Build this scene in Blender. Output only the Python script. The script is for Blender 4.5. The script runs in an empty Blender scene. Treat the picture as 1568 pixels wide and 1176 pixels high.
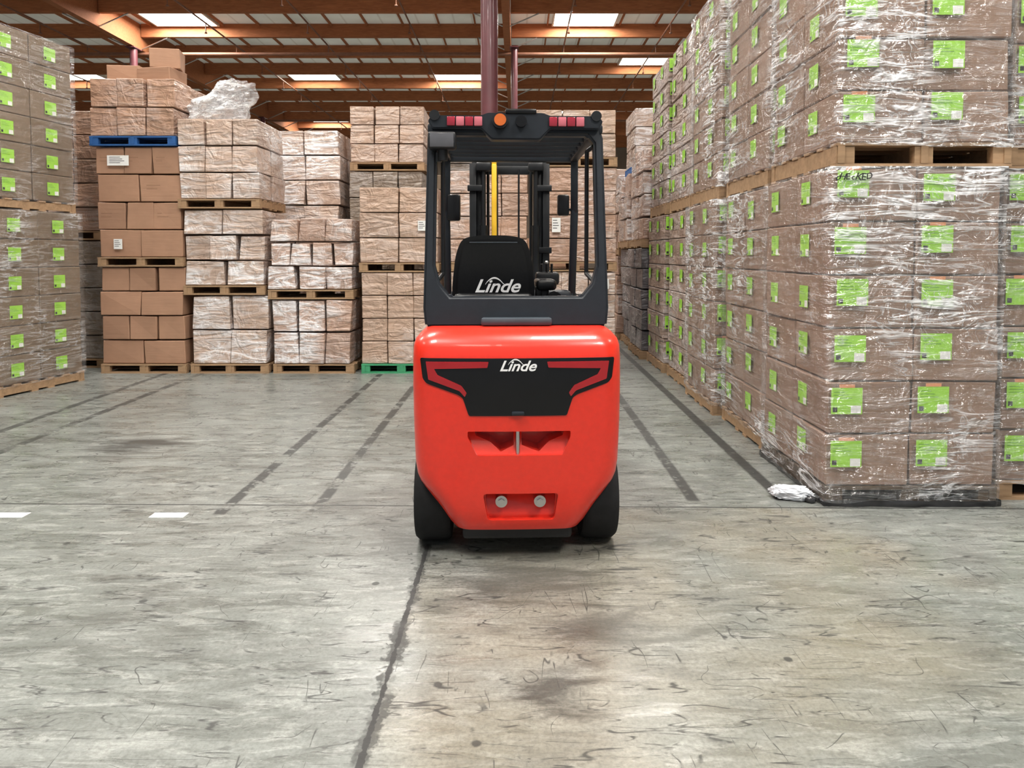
import bpy, bmesh, math, random
from mathutils import Vector, Matrix, noise
R = random.Random(7)
S = bpy.context.scene
COL = S.collection

# ------------------------------------------------------------ node helpers
class NT:
    def __init__(s, name):
        s.m = bpy.data.materials.new(name); s.m.use_nodes = True
        s.t = s.m.node_tree; s.n = s.t.nodes; s.l = s.t.links
        s.n.clear()
        s.out = s.n.new('ShaderNodeOutputMaterial')
    def put(s, sock, v):
        if v is None: return
        if isinstance(v, bpy.types.NodeSocket): s.l.new(v, sock)
        else:
            if sock.type == 'RGBA' and len(v) == 3: v = (*v, 1)
            sock.default_value = v
    def node(s, typ, **kw):
        nd = s.n.new(typ)
        for k, v in kw.items(): setattr(nd, k, v)
        return nd
    def math(s, op, a, b=None, c=None, clamp=False):
        nd = s.node('ShaderNodeMath', operation=op); nd.use_clamp = clamp
        s.put(nd.inputs[0], a)
        if b is not None: s.put(nd.inputs[1], b)
        if c is not None: s.put(nd.inputs[2], c)
        return nd.outputs[0]
    def mix(s, f, a, b, blend='MIX'):
        nd = s.node('ShaderNodeMix', data_type='RGBA', blend_type=blend)
        s.put(nd.inputs[0], f); s.put(nd.inputs[6], a); s.put(nd.inputs[7], b)
        return nd.outputs[2]
    def coord(s, scale=(1, 1, 1), rot=(0, 0, 0), which='Object'):
        tc = s.node('ShaderNodeTexCoord'); mp = s.node('ShaderNodeMapping')
        s.l.new(tc.outputs[which], mp.inputs[0])
        mp.inputs['Scale'].default_value = scale; mp.inputs['Rotation'].default_value = rot
        return mp.outputs[0]
    def wcoord(s, scale=(1, 1, 1), rot=(0, 0, 0)):
        g = s.node('ShaderNodeNewGeometry'); mp = s.node('ShaderNodeMapping')
        s.l.new(g.outputs['Position'], mp.inputs[0])
        mp.inputs['Scale'].default_value = scale; mp.inputs['Rotation'].default_value = rot
        return mp.outputs[0]
    def noise(s, vec, scale, detail=4, rough=.5, dist=0):
        nd = s.node('ShaderNodeTexNoise')
        s.l.new(vec, nd.inputs['Vector'])
        nd.inputs['Scale'].default_value = scale; nd.inputs['Detail'].default_value = detail
        nd.inputs['Roughness'].default_value = rough; nd.inputs['Distortion'].default_value = dist
        return nd.outputs[0]
    def ramp(s, f, a, b, lo=0., hi=1.):
        nd = s.node('ShaderNodeMapRange'); nd.clamp = True
        s.put(nd.inputs[0], f); nd.inputs[1].default_value = a; nd.inputs[2].default_value = b
        nd.inputs[3].default_value = lo; nd.inputs[4].default_value = hi
        return nd.outputs[0]
    def bump(s, h, strength=.3, dist=.01):
        nd = s.node('ShaderNodeBump'); s.l.new(h, nd.inputs['Height'])
        nd.inputs['Strength'].default_value = strength; nd.inputs['Distance'].default_value = dist
        return nd.outputs[0]
    def pbr(s, base, rough=.5, metal=0., normal=None, coat=0., spec=.5, emis=None, es=0., finish=True):
        p = s.node('ShaderNodeBsdfPrincipled')
        s.put(p.inputs['Base Color'], base); s.put(p.inputs['Roughness'], rough)
        s.put(p.inputs['Metallic'], metal); s.put(p.inputs['Coat Weight'], coat)
        s.put(p.inputs['Specular IOR Level'], spec)
        if normal is not None: s.l.new(normal, p.inputs['Normal'])
        if emis is not None:
            s.put(p.inputs['Emission Color'], emis); p.inputs['Emission Strength'].default_value = es
        if finish: s.l.new(p.outputs[0], s.out.inputs[0])
        return p.outputs[0]

def simple(name, col, rough=.5, metal=0., coat=0., var=.12, nscale=8, bstr=.0, spec=.5, emis=None, es=0.):
    t = NT(name); v = t.coord(); n = t.noise(v, nscale, 2, .6)
    dark = tuple(c * (1 - var) for c in col); lite = tuple(min(1, c * (1 + var)) for c in col)
    base = t.mix(t.ramp(n, .3, .7), dark, lite)
    nm = t.bump(n, bstr, .005) if bstr else None
    t.pbr(base, rough, metal, nm, coat, spec, emis, es)
    return t.m

def film_lines(t, v, v2, lw=.045, lo=.44, hi=.60, floor_=0.):
    """crinkle lines of stretch film, with painted white glints: returns (lines 0..1, height, broad haze)"""
    n = t.noise(v, 3.2, 4, .58, 1.0); n2 = t.noise(v2, 4, 2, .55, 1.5)
    line = t.math('SUBTRACT', 1, t.ramp(t.math('ABSOLUTE', t.math('SUBTRACT', n, .53)), .004, lw))
    line2 = t.math('SUBTRACT', 1, t.ramp(t.math('ABSOLUTE', t.math('SUBTRACT', n2, .5)), .0, lw * .55))
    big = t.ramp(t.noise(v2, .75, 2, .55, .6), lo, hi, floor_, 1)
    l = t.math('MAXIMUM', t.math('MULTIPLY', line, big), t.math('MULTIPLY', line2, t.math('MULTIPLY', big, .6)))
    return l, t.math('ADD', n, t.math('MULTIPLY', n2, .7)), big

def cardboard(name, col, var=.18, film=0.):
    t = NT(name); g = t.node('ShaderNodeNewGeometry')
    rnd = g.outputs['Random Per Island']
    base = t.mix(rnd, tuple(c * (1 - var) for c in col), tuple(c * (1 + var) for c in col))
    n = t.noise(t.coord(), 5, 2, .6)
    base = t.mix(t.ramp(n, .35, .75, 0, .28), base, tuple(c * .6 for c in col))
    if film:
        l, h, big = film_lines(t, t.wcoord((.55, .55, 2.6), (.1, .15, 0)), t.wcoord((1.3, 1.3, 1.1), (.4, .3, .2)), .085, .42, .60, .12)
        f = t.math('MULTIPLY_ADD', l, .50 * film, t.math('MULTIPLY_ADD', big, .09 * film, .04 * film), clamp=True)
        base = t.mix(f, base, (.90, .90, .93))  # film haze and its glints painted into the carton colour
        t.pbr(base, t.ramp(f, 0, .6, .40, .15), 0, t.bump(h, .8, .06), spec=.7, coat=.0)
    else:
        t.pbr(base, .72, 0, t.bump(t.noise(t.coord((1, 1, 9)), 3, 2, .5), .25, .01), spec=.3)
    return t.m

def wood(name, col):
    t = NT(name); v = t.coord((1, 8, 8)); n = t.noise(v, 3, 3, .6, .6)
    g = t.node('ShaderNodeNewGeometry')
    base = t.mix(t.ramp(n, .3, .7), tuple(c * .65 for c in col), col)
    base = t.mix(t.ramp(g.outputs['Random Per Island'], 0, 1, 0, .35), base, tuple(c * .5 for c in col))
    t.pbr(base, .75, 0, None, spec=.25)
    return t.m

def wrapmat(name, dens, col=(.95, .96, .98), haze=.05):
    t = NT(name)
    l, h, big = film_lines(t, t.wcoord((.55, .55, 4.2), (.06, .1, 0)), t.wcoord((1.5, 1.5, 1.3), (.5, .35, .2)), .056, .40, .64, .14)
    fac = t.math('MULTIPLY_ADD', l, .85 * dens, t.math('MULTIPLY_ADD', big, haze * dens, .03 * dens), clamp=True)  # white crinkle lines also paint in the film's glints
    nm = t.bump(h, 1.0, .07)
    p = t.pbr(col, .12, 0, nm, spec=1.0, finish=False)
    tr = t.node('ShaderNodeBsdfTransparent')
    gl = t.node('ShaderNodeBsdfGlossy'); gl.inputs['Roughness'].default_value = .09
    gl.inputs['Color'].default_value = (1, 1, 1, 1); t.l.new(nm, gl.inputs['Normal'])
    m0 = t.node('ShaderNodeMixShader'); m0.inputs[0].default_value = .09 * min(1.3, dens)
    t.l.new(tr.outputs[0], m0.inputs[1]); t.l.new(gl.outputs[0], m0.inputs[2])
    mx = t.node('ShaderNodeMixShader'); t.l.new(fac, mx.inputs[0])
    t.l.new(m0.outputs[0], mx.inputs[1]); t.l.new(p, mx.inputs[2])
    t.l.new(mx.outputs[0], t.out.inputs[0])
    return t.m

M = {}
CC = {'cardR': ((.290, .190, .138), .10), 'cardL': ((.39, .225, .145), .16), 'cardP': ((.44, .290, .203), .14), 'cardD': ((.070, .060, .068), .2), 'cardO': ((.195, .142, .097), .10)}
def card(k, film=0.):
    key = '%s_%d' % (k, int(film * 10))
    if key not in M:
        nm = {'cardR': 'cardboard_taupe', 'cardL': 'cardboard_brown', 'cardP': 'cardboard_pale', 'cardD': 'cardboard_dark', 'cardO': 'cardboard_olive'}[k]
        M[key] = cardboard(nm + ('_filmed' if film else ''), *CC[k], film=film)
    return M[key]
M['wood'] = wood('pallet_wood', (.48, .31, .18))
M['woodshade'] = wood('pallet_wood_dark', (.12, .085, .055))  # pallet wood with shadow and black film darkened into its colour
M['woodblue'] = simple('pallet_blue', (.02, .10, .30), .6)
M['woodgreen'] = simple('pallet_green', (.05, .30, .14), .6)
M['wrap'] = wrapmat('stretch_wrap', 1.0)
M['wrapl'] = wrapmat('stretch_wrap_light', .5)
M['wraph'] = wrapmat('stretch_wrap_bunched', 1.1, haze=.40)
M['blackfilm'] = simple('black_film', (.03, .03, .032), .2, var=.3, bstr=.5)
M['lgreen'] = simple('label_green', (.33, .66, .06), .6, var=.05)
M['lwhite'] = simple('label_white', (.78, .78, .76), .6, var=.03)
M['lorange'] = simple('label_orange', (.70, .30, .14), .6, var=.05)
M['lblack'] = simple('label_ink', (.03, .03, .03), .6, var=.1)
M['lgreenink'] = simple('label_faint_ink', (.14, .36, .04), .6, var=.1)
M['print'] = simple('carton_print', (.22, .12, .07), .8)
M['red'] = simple('red_paint', (.76, .030, .014), .30, 0, .3, .04, 30, .03)
M['darkred'] = simple('dark_red_lens', (.36, .010, .014), .2, 0, .4, .05)
M['black'] = simple('black_gloss_panel', (.006, .006, .007), .28, 0, 0, .1, spec=.35)
M['char'] = simple('charcoal_frame', (.014, .018, .024), .42, 0, .0, .12, 20, .05, spec=.4)
M['grey'] = simple('grey_step', (.05, .065, .08), .5)
M['rubber'] = simple('tire_rubber', (.012, .012, .013), .75, var=.2, nscale=20, bstr=.2, spec=.3)
M['vinyl'] = simple('seat_vinyl', (.007, .007, .008), .36, var=.15, nscale=60, bstr=.1, spec=.4)
M['steel'] = simple('steel_bare', (.55, .55, .55), .3, 1, var=.08)
M['mast'] = simple('mast_black_steel', (.012, .013, .015), .4, .2, var=.2)
M['yellow'] = simple('yellow_hose', (.85, .50, .03), .4, var=.05)
M['amber'] = simple('amber_beacon_lens', (.60, .13, .02), .2, 0, .5)
M['redlens'] = simple('tail_light_lens', (.35, .02, .04), .2, 0, .5)
M['pinklens'] = simple('reflector_pink', (.62, .16, .20), .3)
M['white'] = simple('white_lettering', (.9, .9, .9), .5, var=.02)
M['purlin'] = wood('glulam_wood', (.48, .18, .078))
M['column'] = simple('column_red_oxide', (.13, .042, .050), .35, 0, .1, .12, 3)
M['pipe'] = simple('sprinkler_pipe_paint', (.22, .10, .06), .5)
M['bag'] = simple('white_plastic_bag', (.80, .82, .86), .22, 0, .3, .1, 10, .3)

# ------------------------------------------------------------ mesh helpers
def obj_from_bm(name, bm, mats, parent=None, loc=(0, 0, 0), smooth=None):
    me = bpy.data.meshes.new(name); bm.normal_update(); bm.to_mesh(me); bm.free()
    for m in (mats if isinstance(mats, (list, tuple)) else [mats]): me.materials.append(m)
    o = bpy.data.objects.new(name, me); COL.objects.link(o); o.location = loc
    if parent is not None: o.parent = parent
    if smooth is not None:
        me.shade_smooth(); me.set_sharp_from_angle(angle=math.radians(smooth))
    return o

def add_box(bm, c, s, rot=None, mi=0, bev=0, seg=2):
    r = bmesh.ops.create_cube(bm, size=1)
    vs = r['verts']
    mat = Matrix.Translation(c) @ (rot.to_4x4() if rot is not None else Matrix.Identity(4)) @ Matrix.Diagonal((*s, 1))
    bmesh.ops.transform(bm, matrix=mat, verts=vs)
    fs = set(f for v in vs for f in v.link_faces)
    for f in fs: f.material_index = mi
    if bev:
        es = list(set(e for f in fs for e in f.edges))
        rr = bmesh.ops.bevel(bm, geom=es, offset=bev, segments=seg, affect='EDGES', profile=.5)
        for f in rr['faces']: f.material_index = mi
    return vs

def add_cyl(bm, p0, p1, r, seg=16, mi=0, r2=None):
    p0 = Vector(p0); p1 = Vector(p1); d = p1 - p0
    q = d.to_track_quat('Z', 'Y').to_matrix().to_4x4()
    rr = bmesh.ops.create_cone(bm, cap_ends=True, segments=seg, radius1=r, radius2=r if r2 is None else r2, depth=d.length)
    bmesh.ops.transform(bm, matrix=Matrix.Translation((p0 + p1) / 2) @ q, verts=rr['verts'])
    for f in set(f for v in rr['verts'] for f in v.link_faces): f.material_index = mi

def empty(name, loc=(0, 0, 0), rz=0):
    e = bpy.data.objects.new(name, None); COL.objects.link(e)
    e.location = loc; e.rotation_euler = (0, 0, rz); e.empty_display_size = .2
    return e

def prism(poly, y0, y1):
    bm = bmesh.new()
    a = [bm.verts.new((x, y0, z)) for x, z in poly]
    b = [bm.verts.new((x, y1, z)) for x, z in poly]
    n = len(poly)
    bm.faces.new(a); bm.faces.new(b[::-1])
    for i in range(n):
        bm.faces.new((a[i], b[i], b[(i + 1) % n], a[(i + 1) % n]))
    bmesh.ops.recalc_face_normals(bm, faces=bm.faces)
    return bm

def boolean(o, cutters, op='DIFFERENCE'):
    for c in cutters:
        md = o.modifiers.new('b', 'BOOLEAN'); md.operation = op; md.object = c; md.solver = 'EXACT'
    dg = bpy.context.evaluated_depsgraph_get(); dg.update()
    me = bpy.data.meshes.new_from_object(o.evaluated_get(dg))
    o.modifiers.clear(); o.data = me
    for c in cutters: bpy.data.objects.remove(c)

def rounded_poly(pts, r, n=4):
    out = []; k = len(pts)
    for i in range(k):
        p = Vector(pts[i]); a = Vector(pts[i - 1]); b = Vector(pts[(i + 1) % k])
        da = (a - p); db = (b - p); rr = min(r, da.length * .45, db.length * .45)
        s = p + da.normalized() * rr; e = p + db.normalized() * rr
        for j in range(n + 1):
            t = j / n
            out.append(tuple(s * (1 - t) ** 2 + p * 2 * t * (1 - t) + e * t ** 2))
    return out

# ------------------------------------------------------------ ROOM
XL, XR, YN, YF, ZC = -24.0, 15.0, -8.0, 50.0, 9.5
def floor_material():
    t = NT('polished_concrete')
    v = t.coord()
    sep = t.node('ShaderNodeSeparateXYZ'); t.l.new(v, sep.inputs[0]); X, Y = sep.outputs[0], sep.outputs[1]
    big = t.noise(v, .55, 3, .55, .3)
    base = t.mix(t.ramp(big, .3, .7), (.188, .203, .188), (.280, .292, .276))
    st = t.noise(t.coord((.8, 3.0, 1), (0, 0, .10)), 2.6, 7, .70, .8)
    base = t.mix(t.ramp(st, .40, .56, .58, 0), base, (.115, .122, .108))
    st2 = t.noise(t.coord((1.2, 4.5, 1), (0, 0, -.15)), 4.0, 6, .72, .9)
    base = t.mix(t.ramp(st2, .50, .62, 0, .50), base, (.45, .46, .435))
    # a warmer bay on the right side of the expansion joint
    w1 = t.noise(v, .8, 3)
    tan = t.math('MULTIPLY', t.ramp(X, -.53, -.50), t.ramp(t.math('ADD', w1, t.math('MULTIPLY', t.math('ABSOLUTE', t.math('SUBTRACT', X, .3)), -.12)), .28, .46))
    tan = t.math('MULTIPLY', tan, t.ramp(Y, 4.6, 4.55))
    base = t.mix(t.math('MULTIPLY', tan, .36), base, (.31, .25, .16))
    grime = t.noise(t.coord((1, 1.6, 1)), 1.3, 5, .68, .6)
    base = t.mix(t.ramp(grime, .50, .68, 0, .50), base, (.085, .085, .078))
    gr = t.noise(v, 55, 3, .75)
    base = t.mix(t.ramp(gr, .35, .6, .40, 0), base, (.07, .07, .065))
    dark = (.024, .024, .024)
    acc = None
    def add(m):
        nonlocal acc
        acc = m if acc is None else t.math('MAXIMUM', acc, m)
    for sc, rot, w, lo in (((.5, 5, 1), .25, .007, .51), ((4, .6, 1), .3, .005, .54), ((.6, 4, 1), -.5, .007, .52), ((1.3, 1.3, 1), 0, .0026, .52), ((1.2, 9, 1), .04, .009, .51)):
        n = t.noise(t.coord(sc, (0, 0, rot)), 1.9, 2, .45, .25)
        ln = t.math('SUBTRACT', 1, t.ramp(t.math('ABSOLUTE', t.math('SUBTRACT', n, .5)), w * .4, w * 1.5))
        mk = t.ramp(t.noise(t.coord((1, 1, 1), (0, 0, rot * 3 + 1)), 3.0, 4, .68), lo, lo + .06)
        add(t.math('MULTIPLY', t.math('MULTIPLY', ln, mk), .80))
    ch = t.noise(t.coord((.9, 2.4, 1)), 18, 3, .7, .5)
    add(t.math('MULTIPLY', t.math('MULTIPLY', t.ramp(ch, .64, .71), t.ramp(grime, .44, .56)), .78))
    wob = t.noise(v, 14, 3, .7)
    wearn = t.noise(t.coord((1.5, 1.5, 1)), 2.2, 4, .75)
    def stripe(axis, c, w, lo, hi, st=.9, wob_a=.02, wear=(.36, .5), other=None):
        a, b = (X, Y) if axis == 'x' else (Y, X)
        if other: a = t.math('ADD', a, t.math('MULTIPLY', b, other))
        d = t.math('ABSOLUTE', t.math('SUBTRACT', a, c))
        d = t.math('ADD', d, t.math('MULTIPLY', t.math('SUBTRACT', wob, .5), wob_a))
        m = t.ramp(d, w * .75, w * 1.15, 1, 0)
        if lo is not None:
            m = t.math('MULTIPLY', m, t.ramp(b, lo - .02, lo + .02)); m = t.math('MULTIPLY', m, t.ramp(b, hi - .02, hi + .02, 1, 0))
        if wear: m = t.math('MULTIPLY', m, t.ramp(wearn, wear[0], wear[1]))
        add(t.math('MULTIPLY', m, st))
    stripe('x', -.515, .013, YN, 4.0, .97, .04, None)
    stripe('x', -.515, .034, YN, 4.0, .75, .14, (.42, .54))
    stripe('y', 4.60, .010, XL, XR, .85, .012, None, .014)
    stripe('y', 5.75, .006, -6, -.6, .7, .008, None)
    stripe('y', 8.1, .006, -9, 2, .5, .008, None)
    stripe('x', -1.32, .042, 4.5, 10, .82, .03, (.42, .48))
    stripe('x', -1.92, .042, 4.45, 9.8, .86, .03, (.43, .49))
    stripe('x', 1.19, .046, 4.7, 14, .90, .025, (.38, .46))
    stripe('x', 1.80, .050, 4.7, 16, .92, .025, (.28, .38))
    stripe('x', -4.25, .05, 5.0, 10, .78, .04, (.40, .5), .02)
    stripe('x', -4.75, .05, 5.0, 10, .78, .04, (.40, .5), .02)
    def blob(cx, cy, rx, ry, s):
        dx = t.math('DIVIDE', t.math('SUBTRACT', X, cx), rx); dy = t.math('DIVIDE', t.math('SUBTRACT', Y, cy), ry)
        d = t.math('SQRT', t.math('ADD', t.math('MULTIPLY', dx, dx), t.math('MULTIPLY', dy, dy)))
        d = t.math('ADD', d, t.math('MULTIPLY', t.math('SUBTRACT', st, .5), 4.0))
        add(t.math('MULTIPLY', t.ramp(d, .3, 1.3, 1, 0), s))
    blob(.15, 2.62, .15, .22, .68); blob(-3.4, 6.1, .38, .28, .75); blob(.35, 3.10, .36, .16, .55); blob(.05, 3.55, .50, .28, .48); blob(-.62, 3.9, .25, .5, .40)  # skid blotches; those beside the truck paint its shadow into the floor
    for cx, cy, r in ((-.14, 2.33, .018), (-.31, 2.66, .018), (1.11, 2.83, .018), (-1.80, 3.32, .02), (-.72, 3.5, .02), (.9, 3.0, .012), (2.2, 3.6, .014), (-2.6, 4.0, .02)):
        dx = t.math('SUBTRACT', X, cx); dy = t.math('SUBTRACT', Y, cy)
        d = t.math('ADD', t.math('SQRT', t.math('ADD', t.math('MULTIPLY', dx, dx), t.math('MULTIPLY', dy, dy))), t.math('MULTIPLY', t.math('SUBTRACT', wob, .5), .02))
        add(t.math('MULTIPLY', t.ramp(d, r * .8, r * 1.2, 1, 0), .8))
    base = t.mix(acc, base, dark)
    rough = t.math('ADD', t.ramp(st, .35, .65, .22, .42), t.math('MULTIPLY', acc, .2))
    nb = t.noise(t.coord((1.2, 4.0, 1)), 6, 3, .65)
    t.pbr(base, rough, 0, t.bump(nb, .22, .004), spec=.5)
    return t.m

def plane(name, x0, x1, y0, y1, z, m, up=True):
    bm = bmesh.new()
    v = [bm.verts.new(c) for c in ((x0, y0, z), (x1, y0, z), (x1, y1, z), (x0, y1, z))]
    bm.faces.new(v if up else v[::-1]); return obj_from_bm(name, bm, m)
plane('floor', XL, XR, YN, YF, 0, floor_material())
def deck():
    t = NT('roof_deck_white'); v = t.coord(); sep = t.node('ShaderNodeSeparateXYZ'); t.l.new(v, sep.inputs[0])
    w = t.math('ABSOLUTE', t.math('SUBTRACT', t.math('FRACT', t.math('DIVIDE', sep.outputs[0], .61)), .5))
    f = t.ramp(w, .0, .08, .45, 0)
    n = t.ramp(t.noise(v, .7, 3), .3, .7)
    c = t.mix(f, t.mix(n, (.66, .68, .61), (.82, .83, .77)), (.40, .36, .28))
    t.pbr(c, .8, 0, emis=c, es=.12)   # opaque deck glows faintly, added to stand in for bounced light
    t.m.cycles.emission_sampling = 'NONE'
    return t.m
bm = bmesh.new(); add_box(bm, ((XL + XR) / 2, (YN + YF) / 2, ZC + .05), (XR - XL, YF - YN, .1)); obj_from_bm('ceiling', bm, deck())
wallm = simple('wall_paint', (.26, .21, .17), .8, var=.1, nscale=1)
bm = bmesh.new(); add_box(bm, (XL - .1, (YN + YF) / 2, ZC / 2), (.2, YF - YN, ZC)); obj_from_bm('wall_left', bm, wallm)
bm = bmesh.new(); add_box(bm, (XR + .1, (YN + YF) / 2, ZC / 2), (.2, YF - YN, ZC)); obj_from_bm('wall_right', bm, wallm)
bm = bmesh.new(); add_box(bm, ((XL + XR) / 2, YF + .1, ZC / 2), (XR - XL + .4, .2, ZC)); obj_from_bm('wall_back', bm, wallm)

GX = (-12.9, -.35, 12.2)
bm = bmesh.new()
y = YN + .6
while y < YF - .2:
    xs = [XL] + list(GX) + [XR]
    for a, b in zip(xs[:-1], xs[1:]):
        add_box(bm, ((a + b) / 2, y, ZC - .23), (b - a - .26, .15, .44))
    y += 2.44
obj_from_bm('roof_purlins', bm, M['purlin'])
bm = bmesh.new()
for gx in GX: add_box(bm, (gx, (YN + YF) / 2, ZC - .45), (.22, YF - YN - .1, .85))
obj_from_bm('roof_girders', bm, M['purlin'])
bm = bmesh.new()
y = YN + .6
while y < YF - 2.6:
    x = XL + .6
    while x < XR - .3:
        if min(abs(x - g) for g in GX) > .3: add_box(bm, (x, y + 1.22, ZC - .05), (.045, 2.28, .09))
        x += 1.22
    y += 2.44
obj_from_bm('roof_joists', bm, M['purlin'])
bm = bmesh.new()
for px in (-18, -15, -9.8, -6.6, -3.4, 1.6, 4.8, 8.0, 10.8):
    add_cyl(bm, (px, YN + .2, ZC - .56), (px, YF - .2, ZC - .56), .028, 8)
    y = YN + 1.2
    while y < YF:
        add_cyl(bm, (px, y, ZC - .56), (px, y, ZC - .85), .016, 6)
        add_cyl(bm, (px, y, ZC - .85), (px, y, ZC - .88), .045, 8)
        y += 2.44
for py in (24.5, 36.5):
    add_cyl(bm, (XL + .2, py, ZC - .95), (XR - .2, py, ZC - .95), .055, 10)
obj_from_bm('sprinkler_pipes', bm, M['pipe'])
bm = bmesh.new()
for gx in GX:
    y = YN + .6
    while y < YF:
        for sg in (-1, 1):
            add_cyl(bm, (gx + sg * .1, y, ZC - .85), (gx + sg * 1.0, y, ZC - .46), .022, 6)
        y += 2.44
obj_from_bm('roof_braces', bm, M['steel'])
def column(x, y, r):
    e = empty('steel_column', (x, y, 0))
    bm = bmesh.new(); add_cyl(bm, (0, 0, .02), (0, 0, ZC - .92), r, 32)
    obj_from_bm('shaft', bm, M['column'], e, smooth=40)
    bm = bmesh.new(); add_box(bm, (0, 0, .012), (.4, .4, .024)); add_box(bm, (0, 0, ZC - .91), (.3, .5, .03)); obj_from_bm('plates', bm, M['column'], e)
column(-.47, 11.75, .140); column(-.12, 24, .11); column(-12.9, 24, .12); column(-12.9, 36, .12); column(-.35, 36, .12)

lm = NT('skylight_glow'); em = lm.node('ShaderNodeEmission'); em.inputs[0].default_value = (1, .94, .82, 1); em.inputs[1].default_value = 16
lm.l.new(em.outputs[0], lm.out.inputs[0]); lm.m.cycles.emission_sampling = 'NONE'
fr = simple('skylight_curb', (.6, .58, .52), .6)
def skylight(x, y, w=2.0, d=1.9, lamp=0):
    e = empty('skylight', (x, y, ZC))
    bm = bmesh.new(); add_box(bm, (0, 0, -.13), (w, d, .02)); obj_from_bm('diffuser', bm, lm.m, e)
    bm = bmesh.new()
    for sx in (-1, 1): add_box(bm, (sx * (w / 2 + .03), 0, -.08), (.06, d + .12, .14))
    for sy in (-1, 1): add_box(bm, (0, sy * (d / 2 + .03), -.08), (w, .06, .14))
    obj_from_bm('curb', bm, fr, e)
    if lamp:
        l = bpy.data.lights.new('skylight_lamp', 'AREA'); l.shape = 'RECTANGLE'; l.size = w; l.size_y = d
        l.energy = lamp; l.color = (1, .985, .95)
        o = bpy.data.objects.new('lamp', l); COL.objects.link(o); o.parent = e; o.location = (0, 0, -.16)
def bay(y):
    k = round((y - (YN + .6 + 1.22)) / 2.44); return YN + .6 + 1.22 + 2.44 * k
for x, y, q in ((-11.1, 22.7, 350), (2.2, 22.6, 350), (-2.6, 30.3, 350), (5.1, 29, 0), (-10.8, 39.8, 250), (2.5, 38, 250), (-8.8, 30.5, 0), (9, 32, 0), (-19, 30, 0), (-19, 20, 0), (-4, 44, 0), (9, 42, 0)):
    skylight(x, bay(y), lamp=q)
for x, y, q in ((-3.4, 17.5, 450), (3.2, 15, 250), (-9.5, 12, 250), (-4.2, 7.5, 300), (1.6, 4.5, 460), (-3.5, .5, 600), (4.5, -2, 640), (9, 6, 250), (-10, 3, 0), (-1, -4.5, 0)):  # unseen skylights above and behind camera, most added to light the scene
    skylight(x, bay(y), lamp=q)

# ------------------------------------------------------------ PALLET LOADS
def carton_bm(bm, c, s, rz=0, jit=0):
    b = .008
    vs = bmesh.ops.create_cube(bm, size=1)['verts']
    cr, sr = math.cos(rz), math.sin(rz)
    for v in vs:
        px = v.co.x * s[0] + R.uniform(-jit, jit); py = v.co.y * s[1] + R.uniform(-jit, jit); pz = v.co.z * s[2] + (R.uniform(-jit, 0) if v.co.z > 0 else 0)
        v.co = (c[0] + px * cr - py * sr, c[1] + px * sr + py * cr, c[2] + pz)
    es = list(set(e for v in vs for e in v.link_edges))
    bmesh.ops.bevel(bm, geom=es, offset=b, segments=1, affect='EDGES')

def quad(bm, o, u, v, mi):
    o = Vector(o); u = Vector(u); v = Vector(v)
    f = bm.faces.new([bm.verts.new(p) for p in (o, o + u, o + u + v, o + v)]); f.material_index = mi

def green_label(bm, o, u, n, w=.205, h=.175, orange=False):
    u = Vector(u); n = Vector(n); o = Vector(o); z = Vector((0, 0, 1))
    quad(bm, o, u * w, z * h, 0)
    quad(bm, o + n * .001 + u * w * .63 + z * h * .03, u * w * .33, z * h * .30, 1)
    quad(bm, o + n * .001 + u * w * .05 + z * h * .08, u * w * .15, z * h * .18, 3)
    for k in range(3): quad(bm, o + n * .001 + u * w * .08 + z * h * (.82 - k * .11), u * w * (.35 + .12 * ((k * 7) % 3)), z * h * .025, 5)
    if orange: quad(bm, o + n * .001 + u * w * .25 + z * h * 1.0, u * w * .5, z * h * .13, 2)

def white_label(bm, o, u, n, w=.2, h=.14):
    u = Vector(u); n = Vector(n); o = Vector(o); z = Vector((0, 0, 1))
    quad(bm, o, u * w, z * h, 1)
    for k in range(4): quad(bm, o + n * .001 + u * w * .1 + z * h * (.8 - k * .18), u * w * (.5 + .1 * (k % 3)), z * h * .05, 3)

def make_pallet(e, W, D, m, H=.13):
    bm = bmesh.new()
    t = .02
    for i in range(3):
        add_box(bm, ((i - 1) * (W / 2 - .03), 0, H / 2), (.045, D, H - 2 * t - .002))
    nb = 6
    for i in range(nb):
        yy = -D / 2 + .05 + i * (D - .1) / (nb - 1)
        add_box(bm, (0, yy, H - t / 2), (W, .095, t))
        if i in (0, 2, 3, 5): add_box(bm, (0, yy, t / 2), (W, .095, t))
    for sx in (-1, 0, 1):
        for sy in (-1, 1): add_box(bm, (sx * (W / 2 - .06), sy * (D / 2 - .04), H / 2), (.12, .06, H - 2 * t - .004))
    obj_from_bm('pallet', bm, m, e)

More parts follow.
